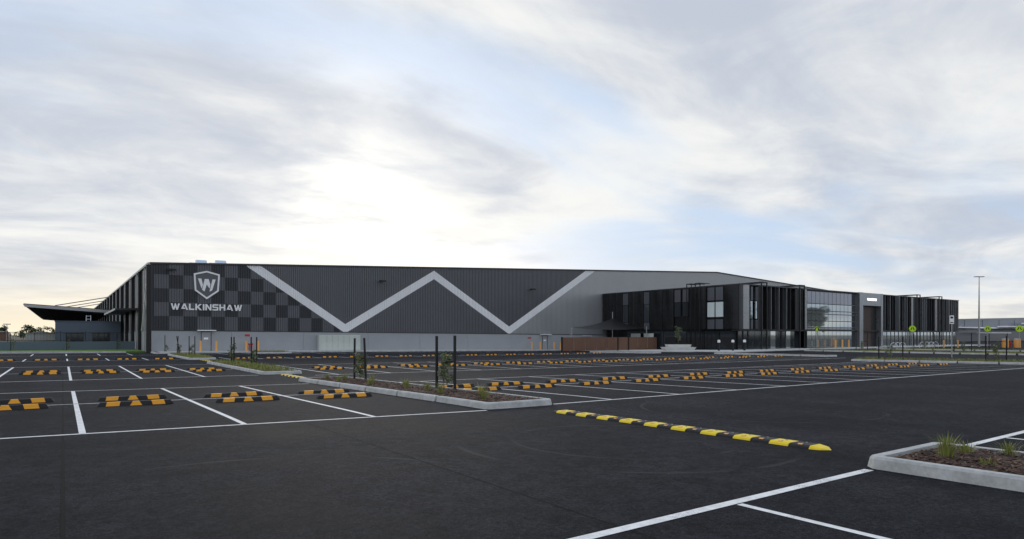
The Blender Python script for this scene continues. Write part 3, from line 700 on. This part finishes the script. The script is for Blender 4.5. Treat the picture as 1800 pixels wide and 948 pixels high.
for i in range(11):
    x = 8.45+.55*(i % 2)+r.uniform(0, .5); y = 13.6+1.2*i; tuft(x, y, gz(x, y)+.14, r.uniform(.26, .38), 80, ORD[i]+' green grass tuft from the near end of the long middle island', 20+i)
def pair(x0, y0, x1, y1, h, what, seed, sap=(.5, 1.1), tie=True, dens=1., lean=0, z=.14):
    sx_, sy_ = x0+(x1-x0)*sap[0], y0+(y1-y0)*sap[0]
    stake(x0, y0, gz(x0, y0)+z, h, 'left black stake of the pair '+what, (lean*.3, 0), None)
    stake(x1, y1, gz(x1, y1)+z, h, 'right black stake of the pair '+what, (-lean, lean*.4), (sx_, sy_) if tie else None)
    sapling(sx_, sy_, gz(sx_, sy_)+z, sap[1], 'young leafy sapling tied between stakes '+what, seed, dens)
pair(9.72, 17.9, 9.92, 17.1, 1.66, 'near the front of the long middle island', 3, (.42, 1.2), True, 1.5)
pair(9.72, 24.9, 9.93, 24.2, 1.66, 'at the far end of the long middle island', 4, (.5, 1.1), True, 1.6, .06)
pair(9.0, 44.5, 9.1, 44.2, 1.7, 'at the far end of the second planted island', 5, (.5, 1.3), False, 1.)
pair(9.4, 40.9, 9.72, 40.9, 1.7, 'at the near end of the second planted island', 6, (.5, .9), True, 1.)
pair(8.6, 65.5, 8.75, 65.0, 1.7, 'at the far end of the third planted island', 7, (.5, 1.0), False, .8, .25)
pair(9.0, 61.5, 9.45, 61.5, 1.7, 'at the near end of the third planted island', 8, (.5, 1.0), False, .8)
stake(8.85, 76.3, gz(8.85, 76.3)+.14, 1.75, 'single black stake in the tree pit at the warehouse corner'); sapling(9.0, 76.3, gz(9, 76.3)+.14, .8, 'tiny sapling in the tree pit at the warehouse corner', 9, .6)
for i, (x, y) in enumerate(((-4.6, 87.5), (.35, 88.0), (5.25, 88.4))):
    w_ = ['leftmost', 'middle', 'rightmost'][i]; stake(x, y, gz(x, y)+.17, 1.9, w_+' black stake on the lawn before the low blue-grey wall'); sapling(x+.2, y, gz(x, y)+.17, 1.3, w_+' sapling on the lawn before the low blue-grey wall', 12+i, .7)
rp = [((51.2, 23.6), (51.7, 22.1), 'nearest the office end of the right row island'), ((51.9, 16.9), (52.5, 15.9), 'at the right edge of the row-end island'), ((78.4, 28.4), (79.6, 27.2), 'beside the parking sign on the verge'), ((78.9, 39.0), (79.6, 38.0), 'before the dark office entrance'), ((95.0, 39.2), (95.9, 37.0), 'before the right wing of the office'), ((95.1, 30.6), (96.0, 29.0), 'before the orange barriers')]
for i, (a, b, wt) in enumerate(rp): pair(a[0], a[1], b[0], b[1], 1.75 if i < 2 else 2.1, wt, 30+i, (.5, 1.15), True, 1.)
t = thing('planter_tree', 'small green tree growing from the white stepped planter', 'tree', (69.6, 58.6, g0+.8)); m = MB().tube((69.6, 58.6, g0+.8), (69.6, 58.6, g0+2.2), .04, .02); m.build('trunk', M_BARK, t)
f = MB()
for i in range(14): leaf_cloud(f, (69.6+random.uniform(-.3, .3), 58.6+random.uniform(-.3, .3), g0+1.6+1.7*i/14), .32, 26, .10, 4, 900+i)
stuff(f.build('crown', [M_LEAF[1], M_LEAF[2], M_LEAF[1], M_LEAF[2]], t))
# ------------------------------------------------------------------ wheel stops
ws0 = thing('wheel_stop', 'x', 'wheel stop')
def wsprof(w_, h_, tp): return [(-w_/2, 0), (w_/2, 0), (w_/2-tp, h_), (-w_/2+tp, h_)]
def ws_piece(x0, x1, gr, e0=0, e1=0, tri=0):
    a = wsprof(.15+gr, .10+gr/2, .03); vs = []
    for x_, e in ((x0, e0), (x1, -e1)):
        for k_, (y_, z_) in enumerate(a): vs.append((x_+(e if k_ >= 2 else 0), y_, z_))
    if tri:
        vs[2] = (x0+tri, vs[2][1], vs[2][2]); vs[3] = (x0+tri, vs[3][1], vs[3][2]); vs[6] = (x1-tri, vs[6][1], vs[6][2]); vs[7] = (x1-tri, vs[7][1], vs[7][2])
    return MB().mesh(vs, [(3, 2, 1, 0), (4, 5, 6, 7), (0, 1, 5, 4), (1, 2, 6, 5), (2, 3, 7, 6), (3, 0, 4, 7)])
ws_piece(-.825, .825, 0, .07, .07).build('rubber_body', M_RUB, ws0)
ws_piece(-.64, -.36, .006, .03, -.03).build('amber_panel', M_YEL, ws0); ws_piece(.36, .64, .006, -.03, .03).build('amber_panel', M_YEL, ws0); ws_piece(-.13, .13, .006, tri=.06).build('amber_panel', M_YEL, ws0)
ws_used = False
def stops(xs, y, where, slope=0):
    global ws_used
    for i, x in enumerate(xs):
        lab = f'{ORD[i]} amber-black wheel stop from left, {where}'
        yy = y+slope*(x-xs[0]); loc = (x+random.uniform(-.05, .05), yy+random.uniform(-.04, .04), gz(x, yy)); rz = random.uniform(-.025, .025)
        if not ws_used: ws0.location = loc; ws0.rotation_euler = (0, 0, rz); ws0['label'] = lab; ws0['group'] = 'wheel stops'; ws_used = True
        else: dup(ws0, loc, rz, lab, 'wheel stops')
RS = [13.5+2.79*k for k in range(14)]
stops([-1.05, 1.5, 4.1, 6.65], 18.55, 'nearest row left of the long island', -.1)
stops([-1.0, 1.55, 4.1, 6.7], 20.55, 'second row left of the long island', -.12)
stops([11.2]+RS[:13], 17.65, 'near row right of the long island')
stops([11.35]+RS[:13], 19.55, 'second row right of the long island')
stops([-3.4, -.85, 1.5, 3.95, 6.4], 37.1, 'near row of the left middle block')
stops([-3.4, -.85, 1.55, 3.9, 6.35], 38.9, 'back row of the left middle block')
stops([12.65+2.75*k for k in range(17)], 36.0, 'near row of the right middle block', -.012)
stops([12.9+2.75*k for k in range(17)], 37.7, 'back row of the right middle block', -.012)
stops([-3.5, -1.0, 1.5, 4.05, 6.6], 57.3, 'farthest row left of the planted islands')
stops([12.3+2.45*k for k in range(17)], 56.3, 'farthest row right of the planted islands', -.02)
# ------------------------------------------------------------------ speed humps
def hump(xc, y0, y1, label, nmod, wd=.36):
    t = thing('speed_hump', label, 'speed hump', (xc, y0, gz(xc, y0))); L = (y1-y0-.5)/(2*nmod)
    def prof(y, s=1.): 
        n = 8; return [(xc+wd/2*math.cos(math.pi*k/n)*-1, y, gz(xc, y)+.002+.05*s*min(1, 1.5*math.sin(math.pi*k/n))) for k in range(n+1)]
    def seg(a, b, m_, nm, g=0):
        A_, B2 = prof(a), prof(b); n = len(A_); bq = MB(); bq.mesh(A_+B2, [(i, i+1, n+i+1, n+i) for i in range(n-1)]+[tuple(range(n-1, -1, -1)), tuple(range(n, 2*n))]); return bq.build(nm, m_, t)
    for i in range(2*nmod):
        a = y0+.25+L*i; o = seg(a+.004, a+L-.004, M_HYEL if i % 2 else M_RUB, 'hump_module'); c_ = a+L/2; z = gz(xc, c_)
        if wd > .3:
            zc_ = z+.045
            m = MB(); m.prism([(xc-.135, c_-.035, z+.040), (xc-.105, c_-.035, z+.052), (xc-.105, c_+.035, z+.052), (xc-.135, c_+.035, z+.040)], (0, 0, .012)); m.build('reflector', M_ORG, o)
            for q in (-.06, .06): MB().tube((xc+q, c_, z+.045), (xc+q, c_, z+.062), .014, n=6).build('bolt', M_GAL, o)
    for ye, sg_ in ((y0+.25, -1), (y1-.25, 1)):
        A_ = prof(ye); n = len(A_); bq = MB(); mid = [(xc+(p[0]-xc)*.75, ye+sg_*.15, gz(xc, ye)+.002+(p[2]-gz(xc, ye))*.6) for p in A_]; tip = (xc, ye+sg_*.25, gz(xc, ye)+.004)
        bq.mesh(A_+mid+[tip], [(i, i+1, n+i+1, n+i) for i in range(n-1)]+[(n+i, n+i+1, 2*n) for i in range(n-1)]); bq.build('end_cap', M_HYEL if sg_ < 0 else M_RUB, t)
hump(9.2, 4.9, 11.3, 'near yellow and black speed hump across the front aisle', 9)
hump(8.9, 27.6, 32.2, 'yellow and black speed hump between the first and second islands', 7)
hump(8.9, 48.0, 54.6, 'yellow and black speed hump between the second and third islands', 9)
hump(8.9, 68.0, 73.0, 'farthest yellow speed hump, near the warehouse corner', 7)
# ------------------------------------------------------------------ bollards, booster, cabinet, chargers
bo = thing('bollard', 'x', 'bollard'); MB().tube((0, 0, 0), (0, 0, 1.15), .11, n=16).build('post', M_ORG, bo); MB().tube((0, 0, 1.15), (0, 0, 1.2), .11, .06, n=16).build('cap', M_ORG, bo)
bs = [(12.3, 76.4, 'left of the warehouse exit door'), (13.9, 76.4, 'right of the warehouse exit door'), (17.0, 76.3, 'left of the red fire booster'), (18.3, 76.3, 'right of the red fire booster'), (57.6, 76.3, 'leftmost of four by the right-hand exit door'), (59.2, 76.3, 'second of four by the right-hand exit door'), (61.9, 76.3, 'third of four by the right-hand exit door'), (63.2, 76.3, 'last of four by the right-hand exit door'),
      (95.0, 50.0, 'leftmost of three before the curtain wall'), (97.0, 50.0, 'middle of three before the curtain wall'), (98.9, 50.0, 'rightmost of three before the curtain wall'), (113.4, 42.5, 'behind the parking sign'), (116, 41.5, 'before the far right corner of the office')]
for i, (x, y, d) in enumerate(bs):
    loc = (x, y, gz(x, y)+(.12 if y > 46 else 0)); lab = 'orange steel bollard '+d
    if i == 0: bo.location = loc; bo['label'] = lab; bo['group'] = 'orange bollards'
    else: dup(bo, loc, 0, lab, 'orange bollards')
fb = thing('fire_booster', 'red fire hydrant booster between two orange bollards at the wall', 'hydrant', (17.6, 76.9, gz(17.6, 76.9)+.15)); z = fb.location.z
m = MB()
for dx in (-.12, .12): m.tube((17.6+dx, 76.9, z), (17.6+dx, 76.9, z+.8), .06)
m.box(17.35, 76.8, z+.68, 17.85, 77.0, z+.84); m.build('standpipe', M_RED, fb)
for dx in (-.2, 0, .2): MB().tube((17.6+dx, 76.8, z+.9), (17.6+dx, 76.55, z+.97), .055).build('outlet', M_GAL, fb)
hs = tag(MB().box(17.1, YF-.06, 1.38, 17.65, YF-.03, 1.6).build('hydrant_sign', M_RED), 'small red fire sign fixed on the grey wall above the booster', 'sign')
tag(MB().box(57.7, YF-.06, .98, 58.3, YF-.03, 1.18).build('hydrant_sign', M_RED), 'small red fire sign on the wall near the right-hand bollards', 'sign')
cb = thing('meter_cabinet', 'pale green-grey electrical cabinet with rows of doors against the wall', 'cabinet', (28.1, 76.9, gz(28, 76.9)+.15)); z = cb.location.z
MB().box(25.5, 76.7, z, 30.75, 77.4, z+1.92).build('carcass', M_CAB, cb)
for i in range(7):
    a = 25.72+.715*i
    for z0, z1 in ((.06, 1.05), (1.07, 1.48), (1.5, 1.86)):
        d = MB().box(a+.01, 76.66, z+z0, a+.70, 76.698, z+z1).build('door', M_CAB, cb); MB().box(a+.6, 76.64, z+(z0+z1)/2-.04, a+.64, 76.658, z+(z0+z1)/2+.04).build('handle', M_GAL, d)
for i, (x, y) in enumerate(((68.4, 51.0), (69.9, 50.0), (71.2, 49.2))):
    z = gz(x, y)+.05; t = thing('ev_charger', ['left', 'middle', 'right'][i]+' of three black charging posts with white heads by the office corner', 'charger', (x, y, z), 'charging posts'); MB().box(x-.1, y-.1, z, x+.1, y+.1, z+1.1).build('post', M_BLACK, t)
    m = MB(); m.prism([(x-.11, y-.14, z+1.11), (x+.11, y-.14, z+1.11), (x+.12, y-.14, z+1.36), (x, y-.14, z+1.44), (x-.12, y-.14, z+1.36)], (0, .26, 0)); m.build('head', M_WHITE, t)
    MB().tube((x+.19, y, z+1.3), (x+.24, y-.05, z+.5), .02).build('cable', M_BLACK, t)
# ------------------------------------------------------------------ signs, lamp post, hoops, barriers
def cross_sign(x, y, zc_, label, r_=.5):
    z = gz(x, y); t = thing('crossing_sign', label, 'road sign', (x, y, z), 'pedestrian crossing signs'); MB().tube((x, y, z), (x, y, zc_+.3), .04).build('pole', M_GAL, t)
    f = Vector((x, y, 0)).normalized(); sd = Vector((f.y, -f.x, 0)); c_ = Vector((x, y, zc_))-f*.06
    def P2(u, v, o=0): return c_+sd*u+Vector((0, 0, v))-f*o
    d = MB().prism([P2(r_*math.cos(2*math.pi*k/28), r_*math.sin(2*math.pi*k/28)) for k in range(28)], -f*.02).build('disc', M_LIME, t)
    for sg_ in (-1, 1): MB().prism([P2(sg_*.02, .22, .022), P2(sg_*.14, .22, .022), P2(sg_*.3, -.2, .022), P2(sg_*.16, -.2, .022)], -f*.006).build('leg_symbol', M_BLACK, d)
for x, y, zs, lab in ((113.56, 47.08, 2.55, 'lime walking-legs crossing sign before the right office wing'), (133.1, 43.06, 2.63, 'lime walking-legs crossing sign right of the lamp post'), (122.93, 35.55, 2.51, 'lime walking-legs crossing sign at the far right edge'), (79.47, 44.24, 2.34, 'lime walking-legs crossing sign before the curtain wall')):
    cross_sign(x, y, zs, lab, .5 if zs > 2.4 else .28)
x, y = 127.16, 42.36; z = gz(x, y)
t = thing('lamp_post', 'tall grey car park lamp post with flat double head', 'lamp post', (x, y, z)); MB().tube((x, y, z), (x, y, z+11.9), .17, .07, 12).build('column', M_GAL, t)
rt = Vector((.8165, -.5773, 0))
m = MB(); A_ = Vector((x, y, z+11.9))
for sg_ in (-1, 1):
    q = A_+rt*sg_*.42; m.prism([q-rt*.36+Vector((.12, .17, -.04)), q+rt*.36+Vector((.12, .17, -.02)), q+rt*.36-Vector((.12, .17, .02)), q-rt*.36-Vector((.12, .17, .04))], (0, 0, .1))
m.build('lamp_head', M_BLACK, t)
x, y = 66.3, 24.2; z = gz(x, y); t = thing('parking_sign', 'white rectangular parking sign on a tall grey pole', 'sign', (x, y, z)); MB().tube((x, y, z), (x, y, z+3.8), .045).build('pole', M_GAL, t)
def board(w_, z0, z1, o, m_, nm): 
    f = Vector((x, y, 0)).normalized(); sd = Vector((f.y, -f.x, 0)); c_ = Vector((x, y, 0))-f*(.06+o)
    return MB().prism([c_-sd*w_+Vector((0, 0, z0)), c_+sd*w_+Vector((0, 0, z0)), c_+sd*w_+Vector((0, 0, z1)), c_-sd*w_+Vector((0, 0, z1))], -f*.012).build(nm, m_, t)
board(.17, z+3.05, z+3.82, 0, M_WHITE, 'plate'); board(.10, z+3.55, z+3.72, .014, M_BLACK, 'symbol'); board(.12, z+3.15, z+3.22, .014, M_BLACK, 'arrow')
for spots, lab in (([(93.97, 41.33), (95.74, 41.55), (97.52, 41.76)], 'left'), ([(104.98, 42.12), (106.83, 42.28), (108.7, 42.43), (110.58, 42.57)], 'right')):
    for k, (x, y) in enumerate(spots):
        z = gz(x, y)+.1; t = thing('bike_hoop', f'{ORD[k]} white bicycle hoop in the {lab} rack before the office', 'bike rack', (x, y, z), 'bicycle hoops'); m = MB(); pts = [Vector((x, y, z))+rt*(.45*math.cos(math.pi*q/10))+Vector((0, 0, .45+.42*math.sin(math.pi*q/10))) for q in range(11)]; pts = [pts[0]-Vector((0, 0, .45))]+pts+[pts[-1]-Vector((0, 0, .45))]
        for a, b in zip(pts, pts[1:]): m.tube(a, b, .03, n=6)
        m.build('hoop', M_WHITE, t)
for i, (x, y) in enumerate(((123.53, 37.58), (125.09, 36.47))):
    z = gz(x, y); t = thing('barrier_post', ['left', 'right'][i]+' of two broad orange guard posts beside the red hydrant', 'barrier', (x, y, z), 'orange guard posts')
    m = MB(); n = 16; m.tube((x, y, z), (x, y, z+1.35), .46, n=20); m.build('body', M_ORG, t); MB().tube((x, y, z+1.35), (x, y, z+1.45), .46, .38, 20).build('cap', M_GAL, t)
x, y = 124.88, 37.23; z = gz(x, y); t = thing('fire_hydrant', 'red fire hydrant between the two broad orange guard posts', 'hydrant', (x, y, z)); m = MB().tube((x, y, z), (x, y, z+.85), .09); m.tube(Vector((x, y, z+.62))-rt*.28, Vector((x, y, z+.62))+rt*.28, .1); m.build('body', M_RED, t); MB().tube((x, y, z+.85), (x, y, z+1.0), .13, .05).build('bonnet', M_RED, t)
# ------------------------------------------------------------------ west yard: wall, fence, dispatch office
rw = thing('retaining_wall', 'low blue-grey concrete wall along the lawn left of the warehouse', 'wall', (-20, 90, -.1))
for i in range(9):
    xb = 7.2-7.2*i; MB().box(xb-7.18, 90.0, -.6, xb, 90.2, .76).build('wall_panel', M_BLUEW, rw)
pf = thing('palisade_fence', 'black steel picket fence standing on the low blue-grey wall', 'fence', (-20, 90.1, .76))
for i in range(25):
    xp = 7.0-2.4*i; MB().box(xp-.035, 90.07, .762, xp+.035, 90.14, 1.98).build('post', M_BLACK, pf)
    m = MB()
    for k in range(1, 18): m.box(xp-2.4*k/18-.012, 90.09, .82, xp-2.4*k/18+.012, 90.115, 1.9)
    for zz in (.88, 1.76): m.box(xp-2.36, 90.116, zz, xp-.04, 90.14, zz+.04)
    stuff(m.build('picket_panel', M_BLACK, pf))
do = thing('dispatch_office', 'flat-roofed blue-grey dispatch office under the loading canopy', 'office', (3, 113, -.3))
MB().box(-.9, 113.2, -.5, XL-.45, 121, 3.5).build('wall', M_BLUEW, do); MB().box(-.98, 113.12, 3.5, XL-.45, 121, 3.6).build('roof_edge', M_BLUEW, do)
for i, (a, b) in enumerate(((.35, 2.5), (3.6, 5.8))):
    wn = MB().box(a, 113.15, .2, b, 113.19, 1.75).build('window', M_GDARK, do); MB().box(a-.05, 112.95, 1.78, b+.05, 113.19, 1.88).build('hood', M_BLACK, wn)
    for q in (1, 2): MB().box(a+(b-a)*q/3-.03, 113.12, .2, a+(b-a)*q/3+.03, 113.149, 1.75).build('mullion', M_BLACK, wn)
ld = thing('roof_ladder', 'white access ladder rails standing on the dispatch office roof', 'ladder', (3.1, 114, 3.6)); m = MB()
for xx in (2.85, 3.4): m.box(xx-.04, 113.4, 3.6, xx+.04, 113.48, 4.45)
for zz in (3.85, 4.3): m.box(2.9, 113.41, zz, 3.35, 113.47, zz+.06)
m.build('rails', M_WHITE, ld)
# ------------------------------------------------------------------ background
def tree(x, y, h, rad, label, seed, n=9, leaves=60, size=.35, trunk=.35):
    z = gz(x, y); t = thing('tree', label, 'tree', (x, y, z)); r = random.Random(seed); m = MB(); top = Vector((x+r.uniform(-.3, .3), y, z+h*.75)); m.tube((x, y, z-.2), top, h*.025, h*.010, 7); cs = []
    for i in range(n):
        a = r.uniform(0, 6.28); rr = rad*r.uniform(.2, .85); c_ = Vector((x+math.cos(a)*rr, y+math.sin(a)*rr, z+h*r.uniform(trunk+.08, .93))); cs.append(c_); m.tube(Vector((x, y, z+h*r.uniform(.25, .5))), c_, h*.010, h*.003, 5)
    m.build('trunk', M_BARK, t); f = MB()
    for i, c_ in enumerate(cs): leaf_cloud(f, c_, rad*r.uniform(.32, .55), leaves, size, 4, seed*17+i, .75)
    stuff(f.build('crown', [M_LEAF[0], M_LEAF[3], M_LEAF[1], M_LEAF[3]], t))
for i in range(17):
    x = -46+3.0*i+random.uniform(-1, 1); y = 300+random.uniform(-25, 40); tree(x, y, random.uniform(4.2, 6.8), random.uniform(2.0, 3.2), f'{ORD[i]} distant tree from the left on the skyline beyond the yard fence', 50+i, 9, 45, .45, .1)
for i, (x, y, h) in enumerate(((205, -22, 13), (216, -30, 15), (228, -24, 12), (196, -34, 12), (240, -36, 13), (184, -26, 13), (222, -40, 14))): tree(x, y, h, 3.8, ORD[i]+' tall eucalypt across the road, mirrored in the glass curtain wall', 80+i, 18, 150, .5)
ml = thing('floodlight_mast', 'slim floodlight mast far beyond the yard fence at left', 'mast', (-13.5, 240, -.3)); MB().tube((-13.5, 240, -.3), (-13.5, 240, 4.7), .12, .08).build('pole', M_GAL, ml); MB().box(-14.4, 239.8, 4.6, -12.6, 240.2, 4.85).build('lamp_head', M_GAL, ml)
for i, (x, y, wd, h) in enumerate(((-20, 255, 12, 2.4), (-6, 262, 8, 2.0))):
    t = thing('distant_shed', ['left', 'right'][i]+' low pale shed far behind the yard fence', 'shed', (x, y, -.3)); MB().box(x-wd/2, y, -.5, x+wd/2, y+8, h).build('wall', M_CAB if i else M_BRN, t); m = MB(); m.prism([(x-wd/2-.3, y-.3, h), (x+wd/2+.3, y-.3, h), (x, y-.3, h+.8)], (0, 8.6, 0)); m.build('roof', M_GAL, t)
bw = thing('distant_warehouse', 'long pale grey warehouse with white awnings far right behind the lamp post', 'warehouse', (290, 84, -.6))
m = MB(); m.prism([(205, 84, -.8), (430, 84, -.8), (430, 84, 9.6), (330, 84, 8.8), (205, 84, 5.9)], (0, 90, 0)); m.build('wall', mat('far_cladding', (.22, .235, .26), .5, .2), bw)
for i in range(12): MB().box(210+15*i, 83.9, 3.2, 210.15+15*i, 83.98, 6.0+.2*i).build('wall_joint', M_GREYP, bw)
MB().box(206, 83.85, -.8, 430, 83.99, 2.9).build('dark_base', M_GREYP, bw); MB().box(206, 82, 3.75, 300, 83.98, 4.1).build('awning', M_WHITE, bw); MB().box(262, 78.5, 4.2, 330, 81.9, 4.6).build('awning', M_WHITE, bw); MB().box(244, 78, 2.1, 262, 81.9, 2.35).build('awning', M_WHITE, bw); MB().box(285, 78, 5.6, 340, 81.9, 5.9).build('awning', M_WHITE, bw)
for o in bpy.data.objects:
    if '_o' in o: del o['_o']
